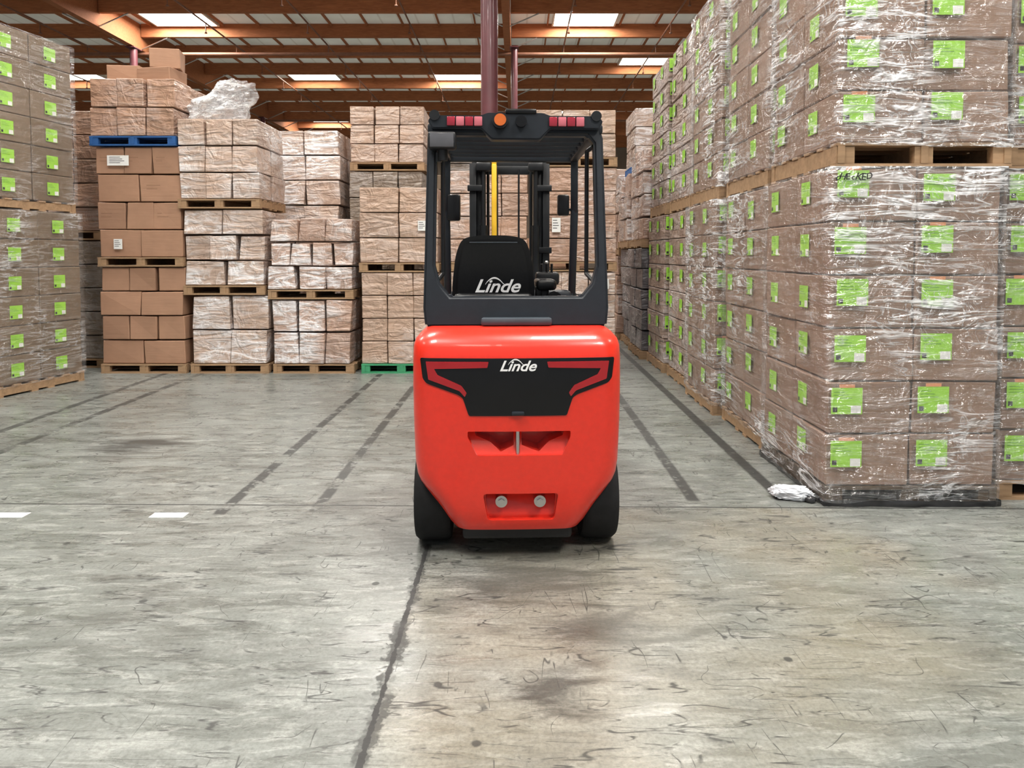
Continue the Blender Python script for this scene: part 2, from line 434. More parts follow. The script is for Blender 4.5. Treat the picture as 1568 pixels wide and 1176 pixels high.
def make_wrap(e, W, D, z0, z1, m, nu=96, nv=30, amp=.016, off=.014, name='stretch_wrap', top=True):
    bm = bmesh.new()
    hw, hd = W / 2 + off, D / 2 + off; per = 2 * (2 * hw + 2 * hd)
    def pt(s):
        s = s % per
        if s < 2 * hw: return (-hw + s, -hd, 0, -1)
        s -= 2 * hw
        if s < 2 * hd: return (hw, -hd + s, 1, 0)
        s -= 2 * hd
        if s < 2 * hw: return (hw - s, hd, 0, 1)
        s -= 2 * hw
        return (-hw, hd - s, -1, 0)
    seed = R.uniform(0, 100); rings = []
    for j in range(nv + 1):
        z = z0 + (z1 - z0) * j / nv; ring = []
        for i in range(nu):
            x, y, nx, ny = pt(per * i / nu)
            a = noise.noise(Vector((x * 2.5 + seed, y * 2.5, z * 6))) + .6 * noise.noise(Vector((x * 7, y * 7 + seed, z * 16)))
            a = amp * (abs(a))
            ring.append(bm.verts.new((x + nx * a, y + ny * a, z + (amp * 1.5 * noise.noise(Vector((x * 5, y * 5 + seed, 0))) if (j == 0 and z0 > .02) else 0))))
        rings.append(ring)
    if top:
        ring = []
        for i in range(nu):
            x, y, nx, ny = pt(per * i / nu)
            ring.append(bm.verts.new((x * .9, y * .9, z1 + .006)))
        rings.append(ring)
    for a, b in zip(rings[:-1], rings[1:]):
        for i in range(nu): bm.faces.new((a[i], a[(i + 1) % nu], b[(i + 1) % nu], b[i]))
    obj_from_bm(name, bm, m, e, smooth=180)

def load(x0, y0, z0, W, D, nx, ny, rows, h, c='cardL', wrap=None, pal='wood', lab=None, messy=0., rz=0, wl=0, PH=.13, film=0., offs=False, skirt=False, bot=None):
    e = empty('palletized_cartons', (x0 + W / 2, y0 + D / 2, z0), rz)
    make_pallet(e, W, D, M[pal], PH)
    bm = bmesh.new(); lb = bmesh.new(); nl = 0
    m = .012
    for k in range(rows):
        zz = PH + h * (k + .5) + .001
        kx = nx + (1 if (offs and k % 2) else 0)
        cw = (W - 2 * m) / kx; cd = (D - 2 * m) / ny
        ox = R.uniform(-1, 1) * .012 * messy
        for i in range(kx):
            for j in range(ny):
                if 0 < i < kx - 1 and 0 < j < ny - 1: continue
                cc = (-W / 2 + m + cw * (i + .5) + ox + R.uniform(-1, 1) * .008 * messy, -D / 2 + m + cd * (j + .5) + R.uniform(-1, 1) * .014 * messy, zz)
                carton_bm(bm, cc, (cw - .006 - .010 * messy, cd - .006 - .010 * messy, h - .003 - .007 * messy), R.uniform(-1, 1) * .022 * messy, .010 * messy)
                fy = -D / 2 + .006 - .02 * messy
                if lab and 'f' in lab and j == 0:
                    green_label(lb, (cc[0] - cw / 2 + .02 + R.uniform(0, .02), fy, zz - .03 + R.uniform(-.015, .01)), (1, 0, 0), (0, -1, 0), orange=(R.random() < .45)); nl += 1
                if lab and 'l' in lab and i == 0:
                    green_label(lb, (-W / 2 + .004, cc[1] + cd * .30, zz - .05 + R.uniform(-.02, .02)), (0, -1, 0), (-1, 0, 0), .15, .155); nl += 1
                if lab and 'r' in lab and i == kx - 1:
                    green_label(lb, (W / 2 - .004, cc[1] - cd * .18, zz - .09), (0, 1, 0), (1, 0, 0), .17, .16); nl += 1
                if wl and j == 0 and R.random() < wl:
                    white_label(lb, (cc[0] + R.uniform(-.2, .02) * cw, -D / 2 - .022, zz - .08), (1, 0, 0), (0, -1, 0), R.choice((.12, .14, .3)), R.choice((.14, .2))); nl += 1
                if wl and j == 0 and R.random() < .6:
                    for q in range(2):
                        quad(lb, (cc[0] - cw * .3, -D / 2 - .012, zz + .03 - q * .05), (cw * R.uniform(.15, .4), 0, 0), (0, 0, .007), 4)
    obj_from_bm('cartons', bm, card(c, film), e)
    if nl: obj_from_bm('shipping_labels', lb, [M['lgreen'], M['lwhite'], M['lorange'], M['lblack'], M['print'], M['lgreenink']], e)
    else: lb.free()
    if wrap: make_wrap(e, W, D, PH - .02 if bot is None else bot, PH + rows * h + .005, M[wrap])
    if skirt:
        make_wrap(e, W, D, .004, .045, M['blackfilm'], 90, 3, .035, .010, 'black_film_skirt', False)
    return e

# right-hand row
HR = .350
ys = [4.60, 5.92, 7.24, 8.56, 9.88]
for i, yy in enumerate(ys):
    off = (0, .045, -.015, .04, 0)[i]; near = i < 3
    eR = load(2.03 + off, yy, 0, 1.14, 1.20, 2, 2, 6, HR, 'cardR', 'wrap' if near else None, lab='fl', film=0 if near else .9, messy=.55, skirt=(i == 0), pal='woodshade' if i == 0 else 'wood', bot=.03 if i == 0 else None)
    if i == 0: E0 = eR
    load(2.07 + off * .5, yy + .01, 2.236, 1.14, 1.19, 2, 2, 6, .335, 'cardR', 'wrap' if near else None, lab='fl', film=0 if near else .9, messy=.55, PH=.155)
load(3.24, 4.72, 0, 1.14, 1.20, 2, 2, 6, HR, 'cardR', 'wrap', lab='f', messy=.5)
load(3.27, 4.72, 2.236, 1.14, 1.20, 2, 2, 6, .335, 'cardR', 'wrap', lab='f', messy=.5, PH=.155)
load(3.26, 6.05, 0, 1.14, 1.20, 2, 2, 6, HR, 'cardR', None, lab='f', film=.8)
load(4.46, 4.72, 0, 1.14, 1.20, 2, 2, 6, HR, 'cardR', None, lab='f', film=.8)
load(4.48, 4.72, 2.236, 1.14, 1.20, 2, 2, 6, .335, 'cardR', None, lab='f', film=.8)
load(3.28, 6.05, 2.236, 1.14, 1.20, 2, 2, 6, .335, 'cardR', None, lab='f', film=.8)
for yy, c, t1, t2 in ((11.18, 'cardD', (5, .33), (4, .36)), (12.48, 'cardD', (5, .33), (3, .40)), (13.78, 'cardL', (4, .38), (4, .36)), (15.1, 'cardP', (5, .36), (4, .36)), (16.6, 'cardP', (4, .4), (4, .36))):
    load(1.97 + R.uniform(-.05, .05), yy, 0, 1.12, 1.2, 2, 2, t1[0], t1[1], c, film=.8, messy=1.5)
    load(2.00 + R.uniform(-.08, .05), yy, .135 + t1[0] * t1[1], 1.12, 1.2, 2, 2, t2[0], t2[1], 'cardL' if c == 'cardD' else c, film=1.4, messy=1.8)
load(2.05, 12.48, .135 + 5 * .33 + .135 + 1.2 + .01, 1.1, 1.1, 2, 2, 3, .33, 'cardP', pal='woodblue', film=1.4, messy=1)

# left labelled stack (slightly turned)
load(-7.02, 8.16, 0, 1.15, 1.28, 2, 2, 6, .345, 'cardO', 'wrapl', lab='fr', rz=-.20, messy=.3)
load(-7.06, 8.16, 2.205, 1.15, 1.26, 2, 2, 6, .335, 'cardO', 'wrapl', lab='fr', rz=-.20, messy=.3)
load(-7.36, 8.05, 4.35, 1.1, .52, 2, 1, 3, .34, 'cardP', rz=-.20, film=.9)
load(-7.3, 10.35, 0, 1.2, 1.15, 3, 2, 5, .35, 'cardO', messy=1, film=.4)
load(-7.3, 10.35, 1.885, 1.2, 1.15, 3, 2, 5, .35, 'cardL', messy=1, film=.5)

YB = 9.85
# column A
load(-5.86, YB, 0, 1.20, 1.1, 2, 2, 4, .342, 'cardL', messy=1.2, wl=.15, offs=True)
load(-5.87, YB, 1.502, 1.20, 1.1, 2, 2, 4, .385, 'cardL', messy=1.2, wl=.3, offs=True)
load(-5.93, YB - .02, 3.176, 1.20, 1.1, 3, 2, 2, .40, 'cardL', pal='woodblue', messy=1.2, film=.3)
# column B
load(-4.60, YB, 0, 1.10, 1.1, 2, 2, 2, .485, 'cardP', messy=1.9, wl=.2, film=1.4)
load(-4.68, YB, 1.106, 1.14, 1.1, 2, 2, 3, .355, 'cardP', messy=1.9, offs=True, film=1.4)
load(-4.72, YB - .03, 2.31, 1.14, 1.1, 3, 2, 3, .37, 'cardP', messy=1.3, film=1.3)
# column C
load(-3.44, YB, 0, 1.14, 1.1, 3, 2, 2, .455, 'cardL', messy=1.9, film=1.4)
load(-3.50, YB, 1.046, 1.20, 1.1, 3, 2, 3, .335, 'cardL', messy=2.1, offs=True, film=1.4)
# column D on a green pallet
load(-2.20, YB, 0, 1.12, 1.1, 3, 2, 4, .322, 'cardP', pal='woodgreen', messy=.7, wl=.1, film=.5)
load(-2.22, YB, 1.424, 1.12, 1.1, 2, 2, 3, .35, 'cardP', messy=.7, wl=.2, film=.3)
# columns E, F behind the truck
load(-1.0, YB + .05, 0, 1.15, 1.1, 3, 2, 4, .325, 'cardP', messy=.7, film=.7)
load(-1.0, YB + .05, 1.436, 1.15, 1.1, 3, 2, 4, .32, 'cardL', messy=.7, film=.6)
load(.22, YB + .05, 0, 1.17, 1.1, 3, 2, 4, .325, 'cardP', messy=.7, wl=.2, film=.7)
load(.22, YB + .05, 1.436, 1.17, 1.1, 2, 2, 4, .33, 'cardL', messy=.7, wl=.4, film=.5)
load(.24, YB + .05, 2.896, 1.15, 1.1, 3, 2, 2, .33, 'cardP', messy=.7, film=.4)
# second row
load(-4.0, 11.4, 0, 1.15, 1.15, 3, 2, 5, .36, 'cardL', messy=1, film=.8)
load(-4.0, 11.4, 1.94, 1.15, 1.15, 2, 2, 4, .40, 'cardP', messy=1.5, film=1.5)
load(-2.72, 11.4, 0, 1.2, 1.15, 3, 2, 5, .38, 'cardO', messy=1, film=.3)
load(-2.72, 11.4, 2.04, 1.2, 1.15, 3, 2, 2, .42, 'cardO', messy=1, film=.3)
load(-2.70, 11.4, 3.02, 1.2, 1.15, 3, 2, 3, .30, 'cardP', messy=.8, film=.3)
load(-3.35, 12.85, 0, 1.12, 1.15, 3, 2, 5, .38, 'cardL', messy=1, film=.8)
load(-3.35, 12.85, 2.04, 1.12, 1.15, 2, 2, 3, .50, 'cardL', messy=1.3, film=1.4)
load(-5.6, 11.6, 0, 1.15, 1.15, 2, 2, 5, .38, 'cardL', messy=1, film=.8)
load(-1.40, 14.0, 0, 1.15, 1.15, 2, 2, 5, .40, 'cardP', messy=1, film=.8)
load(-1.40, 14.0, 2.14, 1.15, 1.15, 2, 2, 4, .40, 'cardO', messy=1, film=.6)
for i in range(9):
    xx = -9.6 + i * 1.3
    load(xx, 19.5, 0, 1.15, 1.15, 2, 2, 5, .40, 'cardL', messy=1)
    if i % 3 != 1: load(xx, 19.5, 2.14, 1.15, 1.15, 2, 2, 3 + i % 2, .40, 'cardO', messy=1)

# odd cartons lying on top of column A (rest on the load's top layer)
e = empty('loose_cartons', (0, 0, 0))
bm = bmesh.new()
zt = 3.176 + .13 + .8 + .004
for cx, cy, w, d, h, rz, lift in ((-5.60, 10.3, .44, .4, .24, .1, 0), (-5.10, 10.25, .50, .42, .20, -.15, 0), (-5.05, 10.3, .40, .36, .28, .25, .205)):
    carton_bm(bm, (cx, cy, zt + lift + h / 2), (w, d, h), rz, .01)
obj_from_bm('cartons', bm, card('cardL'), e)
# film bunched beside column A, lying on column B
e = empty('loose_plastic_film', (-4.27, 10.3, 3.565))
bm = bmesh.new(); bmesh.ops.create_icosphere(bm, subdivisions=6, radius=1)
for v in bm.verts:
    p = v.co.copy(); q = Vector((p.x * 1.2 + p.z * .8, p.y * 1.5, p.z * 2.2 - p.x))
    n = noise.noise(q * 1.2 + Vector((3, 1, 4))) * .40 + (1 - 2 * abs(noise.noise(q * 2.6))) * .14
    taper = 1 - .25 * max(0, -p.x)
    v.co = Vector((p.x * .40, p.y * .32 * taper, p.z * .29 * taper + .12 * p.x)) * (1 + n)
zm = min(v.co.z for v in bm.verts)
for v in bm.verts: v.co.z = max(v.co.z, zm * .6) - zm * .6
obj_from_bm('film', bm, M['wraph'], e, smooth=180)

# crumpled film roll on the floor at the foot of the right row
e = empty('stretch_film_scrap', (1.86, 4.74, 0), -.30)
bm = bmesh.new(); bmesh.ops.create_icosphere(bm, subdivisions=6, radius=1)
for v in bm.verts:
    p = v.co.copy(); n = noise.noise(p * 2.2 + Vector((8, 1, 4))) * .3 + abs(noise.noise(Vector((p.x * 3, p.y * 8, p.z * 8)))) * .35
    v.co = Vector((math.copysign(abs(p.x) ** .75, p.x) * .115, p.y * .052, p.z * .046)) * (1 + n); v.co.z = max(v.co.z + .044, .002)
obj_from_bm('film_roll', bm, M['bag'], e, smooth=180)
bm = bmesh.new(); bmesh.ops.create_icosphere(bm, subdivisions=4, radius=1)
for v in bm.verts:
    p = v.co.copy(); n = abs(noise.noise(p * 4)) * .8
    v.co = Vector((p.x * .035 + .120, p.y * .03 - .03, max(p.z * .025 + .02, .002))) * 1.0 + p * n * .01; v.co.z = max(v.co.z, .002)
obj_from_bm('black_film_end', bm, M['blackfilm'], e, smooth=180)
for x, y in ((-2.23, 4.44), (-3.25, 4.44)):
    bm = bmesh.new(); add_box(bm, (0, 0, .001), (.22, .085, .002)); obj_from_bm('floor_tape_patch', bm, M['lwhite'], None, (x, y, 0))

def text(name, s, size, loc, rot, m, parent=None, shear=0, bold=0, ext=.0008, sx=1):
    c = bpy.data.curves.new(name, 'FONT'); c.body = s; c.size = size; c.align_x = 'CENTER'; c.align_y = 'CENTER'
    c.shear = shear; c.offset = bold; c.extrude = ext; c.materials.append(m)
    o = bpy.data.objects.new(name, c); COL.objects.link(o); o.location = loc; o.rotation_euler = rot; o.scale = (sx, 1, 1)
    if parent is not None: o.parent = parent
    return o
HP = math.pi / 2
for k, chh in enumerate('cHEcKED'):
    text('marker_letter', chh, R.uniform(.05, .07), (-.545 + k * .034, -.634, 2.165 + R.uniform(-.005, .008)), (HP, R.uniform(-.2, .2), 0), M['lblack'], E0, R.uniform(0, .5), .0008)

# ------------------------------------------------------------ FORKLIFT
F = empty('forklift', (.0, 3.72, 0), math.radians(1.9))
LV = [(.165, .325, .07), (.178, .345, .035), (.215, .372, .015), (.30, .434, .006), (.39, .503, 0), (.43, .532, -.001), (.47, .548, -.002), (.54, .558, -.004), (.66, .563, -.006), (.80, .567, -.008),
      (.95, .569, -.008), (1.10, .569, -.004), (1.17, .566, .008), (1.205, .556, .03), (1.235, .53, .065), (1.255, .505, .11), (1.262, .48, .16)]
def cw_mesh(off=0.):
    bm = bmesh.new(); rings = []
    D = .80
    for z, w, yb in LV:
        w2 = w + off; y0 = yb - off; rc = min(.13, w * .3); y1 = D + off
        pts = []
        nb = 14
        xs = [(-w2 + rc) + (2 * (w2 - rc)) * i / nb for i in range(nb + 1)]
        def bulge(x): return .035 * (abs(x) / .56) ** 2.2
        yc = y0 + bulge(w2 - rc)
        for x in xs: pts.append((x, y0 + bulge(x)))
        for i in range(1, 9):
            a = -HP + HP * i / 8
            pts.append((w2 - rc + rc * math.cos(a), yc + rc + rc * math.sin(a)))
        pts.append((w2, (yc + rc + y1) / 2)); pts.append((w2, y1)); pts.append((0, y1)); pts.append((-w2, y1)); pts.append((-w2, (yc + rc + y1) / 2))
        for i in range(0, 8):
            a = math.pi + HP * i / 8
            pts.append((-w2 + rc + rc * math.cos(a), yc + rc + rc * math.sin(a)))
        zz = z + (off if z > 1 else (-off if z < .2 else 0))
        rings.append([bm.verts.new((x, y, zz)) for x, y in pts])
    n = len(rings[0])
    for a, b in zip(rings[:-1], rings[1:]):
        for i in range(n): bm.faces.new((a[i], a[(i + 1) % n], b[(i + 1) % n], b[i]))
    bm.faces.new(rings[0][::-1]); bm.faces.new(rings[-1])
    bmesh.ops.recalc_face_normals(bm, faces=bm.faces)
    return bm
def P(px, py): return ((px - 794) * .00352, 1.66 - (py - 391) * .00352)
def polyP(pts, r=.012, n=3): return rounded_poly([P(*p) for p in pts], r, n)
def cutter(pts, y0, y1, r=.012): return obj_from_bm('cut', prism(polyP(pts, r), y0, y1), M['red'])
def wedge_cutter(pts, y_top, y_bot, r=.012):
    pl = polyP(pts, r); z0 = min(z for x, z in pl); z1 = max(z for x, z in pl)
    bm = bmesh.new(); n = len(pl)
    a = [bm.verts.new((x, -.2, z)) for x, z in pl]
    b = [bm.verts.new((x, y_bot + (y_top - y_bot) * (z - z0) / (z1 - z0), z)) for x, z in pl]
    bm.faces.new(a); bm.faces.new(b[::-1])
    for i in range(n): bm.faces.new((a[i], b[i], b[(i + 1) % n], a[(i + 1) % n]))
    bmesh.ops.recalc_face_normals(bm, faces=bm.faces)
    return obj_from_bm('cut', bm, M['red'])

body = obj_from_bm('counterweight', cw_mesh(), M['red'], None)
cuts = [cutter([(728, 661), (788, 661), (788, 681), (768, 690), (752, 676), (730, 668)], -.2, .19, .006),
        cutter([(866, 661), (800, 661), (800, 681), (826, 690), (842, 676), (864, 668)], -.2, .19, .006),
        wedge_cutter([(718, 657), (874, 657), (874, 666), (862, 694), (732, 694), (718, 666)], .085, .015, .008),
        cutter([(741, 753), (856, 753), (850, 795), (748, 795)], -.2, .06, .02),
        wedge_cutter([(744, 757), (853, 757), (850, 790), (748, 790)], .12, .055, .02)]
for sg in (-1, 1):
    bm = bmesh.new(); add_cyl(bm, (sg * .33, .40, .27), (sg * .80, .40, .27), .315, 40); cuts.append(obj_from_bm('cut', bm, M['red']))
    bm = bmesh.new(); add_box(bm, (sg * .565, .40, .05), (.47, .58, .40)); cuts.append(obj_from_bm('cut', bm, M['red']))
boolean(body, cuts)
body.parent = F; body.data.shade_smooth(); body.data.set_sharp_from_angle(angle=math.radians(30))

def conform(name, pts, off, m, r=.012, y1=.25):
    o = obj_from_bm(name, cw_mesh(off), m)
    boolean(o, [cutter(pts, -.3, y1, r)], 'INTERSECT')
    o.data.materials.clear(); o.data.materials.append(m)
    for p in o.data.polygons: p.material_index = 0
    o.parent = F; o.data.shade_smooth(); o.data.set_sharp_from_angle(angle=math.radians(32))
    return o
conform('rear_panel', [(646, 546), (650, 577), (656, 584), (704, 601), (711, 606), (720, 633), (868, 633), (877, 606), (884, 601), (932, 584), (938, 577), (942, 546)], .004, M['black'], .01)
conform('rear_stripe_left', [(750, 551), (655, 551), (659, 578), (706, 595), (714, 604), (717, 598), (709, 587), (673, 571), (668, 562), (748, 560)], .008, M['darkred'], .004)
conform('rear_stripe_right', [(838, 551), (933, 551), (929, 578), (882, 595), (874, 604), (871, 598), (879, 587), (915, 571), (920, 562), (840, 560)], .008, M['darkred'], .004)
bm = bmesh.new(); add_cyl(bm, (.0, .025, .590), (.0, .025, .735), .012, 16); obj_from_bm('tow_pin', bm, M['steel'], F, smooth=40)
bm = bmesh.new()
for px in (769, 828):
    x, z = P(px, 767); add_cyl(bm, (x, .02, z), (x, .10, z), .032, 24); add_cyl(bm, (x, .005, z), (x, .03, z), .019, 6)
obj_from_bm('ballast_bolts', bm, M['steel'], F, smooth=40)
bm = bmesh.new(); x, z = P(794, 629); add_box(bm, (x, -.014, z), (.07, .03, .022), None, 0, .008); obj_from_bm('panel_latch', bm, M['char'], F, smooth=40)
bm = bmesh.new(); add_box(bm, (0, .42, .15), (.60, .7, .08), None, 0, .02); add_cyl(bm, (-.40, .40, .27), (.40, .40, .27), .05, 16); obj_from_bm('rear_axle', bm, M['mast'], F)

def logo(loc, size, par):
    text('logo_letters', 'Linde', size, loc, (HP, 0, 0), M['white'], par, .38, size * .018, .001, 1.12)
    bm = bmesh.new(); pts = []
    for i in range(13):
        t = i / 12; x = (-.62 + 1.05 * t) * size; z = (.12 + .36 * math.sin(math.pi * min(1, t * 1.05)) ** .8) * size
        pts.append((x, z, .018 * size + .03 * size * math.sin(math.pi * t)))
    for (xa, za, wa), (xb, zb, wb) in zip(pts[:-1], pts[1:]):
        bm.faces.new([bm.verts.new(c) for c in ((xa, 0, za - wa), (xb, 0, zb - wb), (xb, 0, zb + wb), (xa, 0, za + wa))])
    obj_from_bm('logo_swoosh', bm, M['white'], par, (loc[0], loc[1] - .001, loc[2] + .0))
x, z = P(793, 558); logo((x, -.013, z), .078, F)

def tyre(bm, x, y, r, w, mi=0, hub=1):
    prof = [(r * .58, -w / 2 * .8), (r * .75, -w / 2), (r * .93, -w / 2), (r * .985, -w / 2 * .82), (r, -w / 2 * .5), (r, 0), (r, w / 2 * .5), (r * .985, w / 2 * .82), (r * .93, w / 2), (r * .75, w / 2), (r * .58, w / 2 * .8)]
    n = 48; rings = []
    for i in range(n):
        a = 2 * math.pi * i / n
        rings.append([bm.verts.new((x + o, y + q * math.cos(a), r + q * math.sin(a))) for q, o in prof])
    for i in range(n):
        a, b = rings[i], rings[(i + 1) % n]
        for j in range(len(prof) - 1):
            f = bm.faces.new((a[j], a[j + 1], b[j + 1], b[j])); f.material_index = mi
    add_cyl(bm, (x - w * .36, y, r), (x + w * .36, y, r), r * .6, 32, hub)
    for k in range(6):
        a = k * math.pi / 3
        for sg in (-1, 1):
            add_cyl(bm, (x + sg * w * .36, y + r * .35 * math.cos(a), r + r * .35 * math.sin(a)), (x + sg * w * .44, y + r * .35 * math.cos(a), r + r * .35 * math.sin(a)), .014, 8, hub)
    bmesh.ops.recalc_face_normals(bm, faces=bm.faces)
hubm = simple('wheel_hub_grey', (.3, .3, .3), .5)
for nm, x, y, r, w in (('rear_wheel_left', -.472, .40, .275, .20), ('rear_wheel_right', .472, .40, .275, .20), ('front_wheel_left', -.48, 1.72, .33, .22), ('front_wheel_right', .48, 1.72, .33, .22)):
    bm = bmesh.new(); tyre(bm, x, y, r, w); obj_from_bm(nm, bm, [M['rubber'], hubm], F, smooth=35)

bm = bmesh.new()
add_box(bm, (0, 1.20, .62), (1.04, .79, .84), None, 0, .05)
obj_from_bm('battery_box', bm, M['red'], F, smooth=40)
bm = bmesh.new()
add_box(bm, (0, 1.75, .60), (.66, .34, .70), None, 0, .03)
add_box(bm, (0, 1.25, .17), (1.0, .7, .08), None, 0, .02)
for sg in (-1, 1):
    add_box(bm, (sg * .48, 1.68, .72), (.22, .60, .05), None, 0, .015)
    add_cyl(bm, (sg * .35, 1.72, .33), (sg * .5, 1.72, .33), .09, 16)
obj_from_bm('chassis_front', bm, M['char'], F, smooth=40)
bm = bmesh.new()
add_box(bm, (-.03, .72, 1.19), (.92, .86, .22), None, 0, .05)
add_box(bm, (0, 1.55, 1.15), (.9, .10, .50), None, 0, .03)
obj_from_bm('hood_and_dash', bm, M['char'], F, smooth=40)

def gy(z): return .26 + (z - 1.25) * .13
outer = [(-.515, 1.255), (-.527, 1.36), (-.520, 1.75), (-.510, 2.34), (-.49, 2.41), (.49, 2.41), (.510, 2.34), (.520, 1.75), (.527, 1.36), (.515, 1.255)]
inner = [(-.375, 1.425), (-.435, 1.50), (-.462, 1.60), (-.455, 2.31), (-.42, 2.355), (.42, 2.355), (.455, 2.31), (.462, 1.60), (.435, 1.50), (.375, 1.425)]
bm = bmesh.new()
def ringpts(pts, dy): return [bm.verts.new((x, gy(z) + dy, z)) for x, z in pts]
of, inf, ob, ib = ringpts(outer, 0), ringpts(inner, 0), ringpts(outer, .09), ringpts(inner, .09)
n = len(outer)
for i in range(n):
    j = (i + 1) % n
    bm.faces.new((of[i], of[j], inf[j], inf[i])); bm.faces.new((ob[j], ob[i], ib[i], ib[j]))
    bm.faces.new((of[j], of[i], ob[i], ob[j])); bm.faces.new((inf[i], inf[j], ib[j], ib[i]))
bmesh.ops.recalc_face_normals(bm, faces=bm.faces)
bmesh.ops.bevel(bm, geom=[e for e in bm.edges if e.calc_face_angle(0) > .8], offset=.014, segments=3, affect='EDGES')
obj_from_bm('guard_rear_frame', bm, M['char'], F, smooth=40)
bm = bmesh.new(); add_box(bm, (0, .235, 1.288), (.40, .05, .045), None, 0, .015); obj_from_bm('rear_grab_step', bm, M['grey'], F, smooth=40)

RZ = 2.395
bm = bmesh.new()
for sg in (-1, 1):
    add_box(bm, (sg * .475, 1.02, RZ), (.07, 1.22, .06), None, 0, .015)
add_box(bm, (0, 1.62, RZ), (1.02, .07, .07), None, 0, .015)
for k in range(6):
    add_box(bm, (0, .60 + k * .17, RZ), (.90, .030, .04), Matrix.Rotation(.3, 3, 'X'), 0, .006)
obj_from_bm('guard_roof', bm, M['char'], F, smooth=40)
bm = bmesh.new()
for sg in (-1, 1):
    pts = [(sg * .48, 1.62, RZ), (sg * .49, 1.70, 2.0), (sg * .49, 1.86, 1.35), (sg * .46, 1.90, .75)]
    for a, b in zip(pts[:-1], pts[1:]):
        a = Vector(a); b = Vector(b); d = b - a
        rot = d.to_track_quat('Z', 'X').to_matrix()
        add_box(bm, (a + b) / 2, (.06, .055, d.length + .03), rot, 0, .01)
obj_from_bm('guard_front_posts', bm, M['char'], F, smooth=40)
bm = bmesh.new()
for sg in (-1, 1):
    add_cyl(bm, (sg * .43, .52, 1.55), (sg * .43, .52, 2.28), .013, 10); add_cyl(bm, (sg * .43, .52, 1.55), (sg * .46, .36, 1.50), .013, 10); add_cyl(bm, (sg * .43, .52, 2.28), (sg * .46, .45, 2.30), .013, 10)
obj_from_bm('grab_handles', bm, M['mast'], F, smooth=40)
pl = rounded_poly([(-.48, 2.385), (-.505, 2.43), (-.48, 2.462), (-.20, 2.462), (-.16, 2.478), (.16, 2.478), (.20, 2.462), (.48, 2.462), (.505, 2.43), (.48, 2.385), (.20, 2.385), (.14, 2.325), (-.14, 2.325), (-.20, 2.385)], .012, 3)
bm2 = prism(pl, .37, .47)
bmesh.ops.bevel(bm2, geom=[e for e in bm2.edges if e.calc_face_angle(0) > 1.2], offset=.008, segments=2, affect='EDGES')
obj_from_bm('rear_crown', bm2, M['char'], F, smooth=40)
bm = bmesh.new()
for sg in (-1, 1):
    for k in range(4):
        add_box(bm, (sg * (.215 + k * .052), .362, 2.426), (.046, .02, .052), None, (0, 1, 0, 1)[k] if sg > 0 else (1, 0, 1, 0)[k], .004)
obj_from_bm('tail_lights', bm, [M['redlens'], M['pinklens']], F, smooth=40)
bm = bmesh.new()
add_cyl(bm, (-.09, .33, 2.428), (-.09, .38, 2.428), .046, 24, 1); add_cyl(bm, (-.09, .315, 2.428), (-.09, .34, 2.428), .034, 24, 0)
obj_from_bm('beacon', bm, [M['amber'], M['mast']], F, smooth=40)
bm = bmesh.new()
add_cyl(bm, (.03, .34, 2.425), (.03, .38, 2.425), .033, 20); add_box(bm, (.03, .40, 2.485), (.18, .08, .03), None, 0, .01)
obj_from_bm('rear_camera', bm, M['black'], F, smooth=40)
lens = simple('lamp_glass', (.10, .10, .11), .15, 0, .5)
bm = bmesh.new()
add_box(bm, (-.42, .345, 2.31), (.16, .08, .10), None, 0, .015); add_box(bm, (-.42, .303, 2.31), (.135, .01, .08), None, 1, .004); add_cyl(bm, (-.42, .36, 2.20), (-.42, .36, 2.27), .03, 12); add_box(bm, (-.44, .37, 2.22), (.03, .05, .05))
obj_from_bm('work_lamp', bm, [M['mast'], lens], F, smooth=40)
bm = bmesh.new()
for sg in (-1, 1): add_cyl(bm, (sg * .465, .36, 2.46), (sg * .465, .44, 2.46), .03, 16)
obj_from_bm('crown_bumpers', bm, M['mast'], F, smooth=40)

bm = bmesh.new()
add_box(bm, (-.43, 1.66, 2.02), (.10, .05, .20), None, 0, .015); add_cyl(bm, (-.49, 1.70, 2.0), (-.43, 1.66, 2.02), .01, 8)
add_box(bm, (.40, 1.66, 2.04), (.09, .05, .16), None, 0, .015); add_cyl(bm, (.49, 1.70, 2.0), (.40, 1.66, 2.02), .01, 8)
obj_from_bm('mirrors', bm, M['black'], F, smooth=40)

pl = rounded_poly([(-.255, 1.33), (-.265, 1.44), (-.240, 1.66), (-.20, 1.765), (-.10, 1.785), (.10, 1.785), (.20, 1.765), (.240, 1.66), (.265, 1.44), (.255, 1.33)], .07, 5)
bm = prism(pl, 0, .14)
bmesh.ops.bevel(bm, geom=[e for e in bm.edges if e.calc_face_angle(0) > 1.2], offset=.035, segments=4, affect='EDGES')
for v in bm.verts: v.co.y -= (v.co.z - 1.33) * .12
obj_from_bm('seat_back', bm, M['vinyl'], F, (-.13, .76, 0), smooth=50)
bm = bmesh.new(); add_box(bm, (-.13, 1.04, 1.33), (.48, .46, .12), None, 0, .04, 4); add_box(bm, (-.13, .99, 1.26), (.40, .42, .08), None, 0, .01); add_box(bm, (-.13, .76, 1.36), (.50, .12, .12), None, 0, .03)
obj_from_bm('seat_cushion', bm, M['vinyl'], F, smooth=50)
bm = bmesh.new()
add_box(bm, (-.13, .715, 1.74), (.30, .02, .006), None, 0, .002)
obj_from_bm('seat_piping', bm, M['grey'], F)
logo((-.11, .736, 1.462), .115, F)
bm = bmesh.new()
add_box(bm, (.21, .95, 1.47), (.13, .36, .07), None, 0, .025, 3); add_box(bm, (.20, .90, 1.37), (.06, .12, .16), None, 0, .01)
add_box(bm, (.24, 1.14, 1.50), (.16, .12, .09), None, 0, .02)
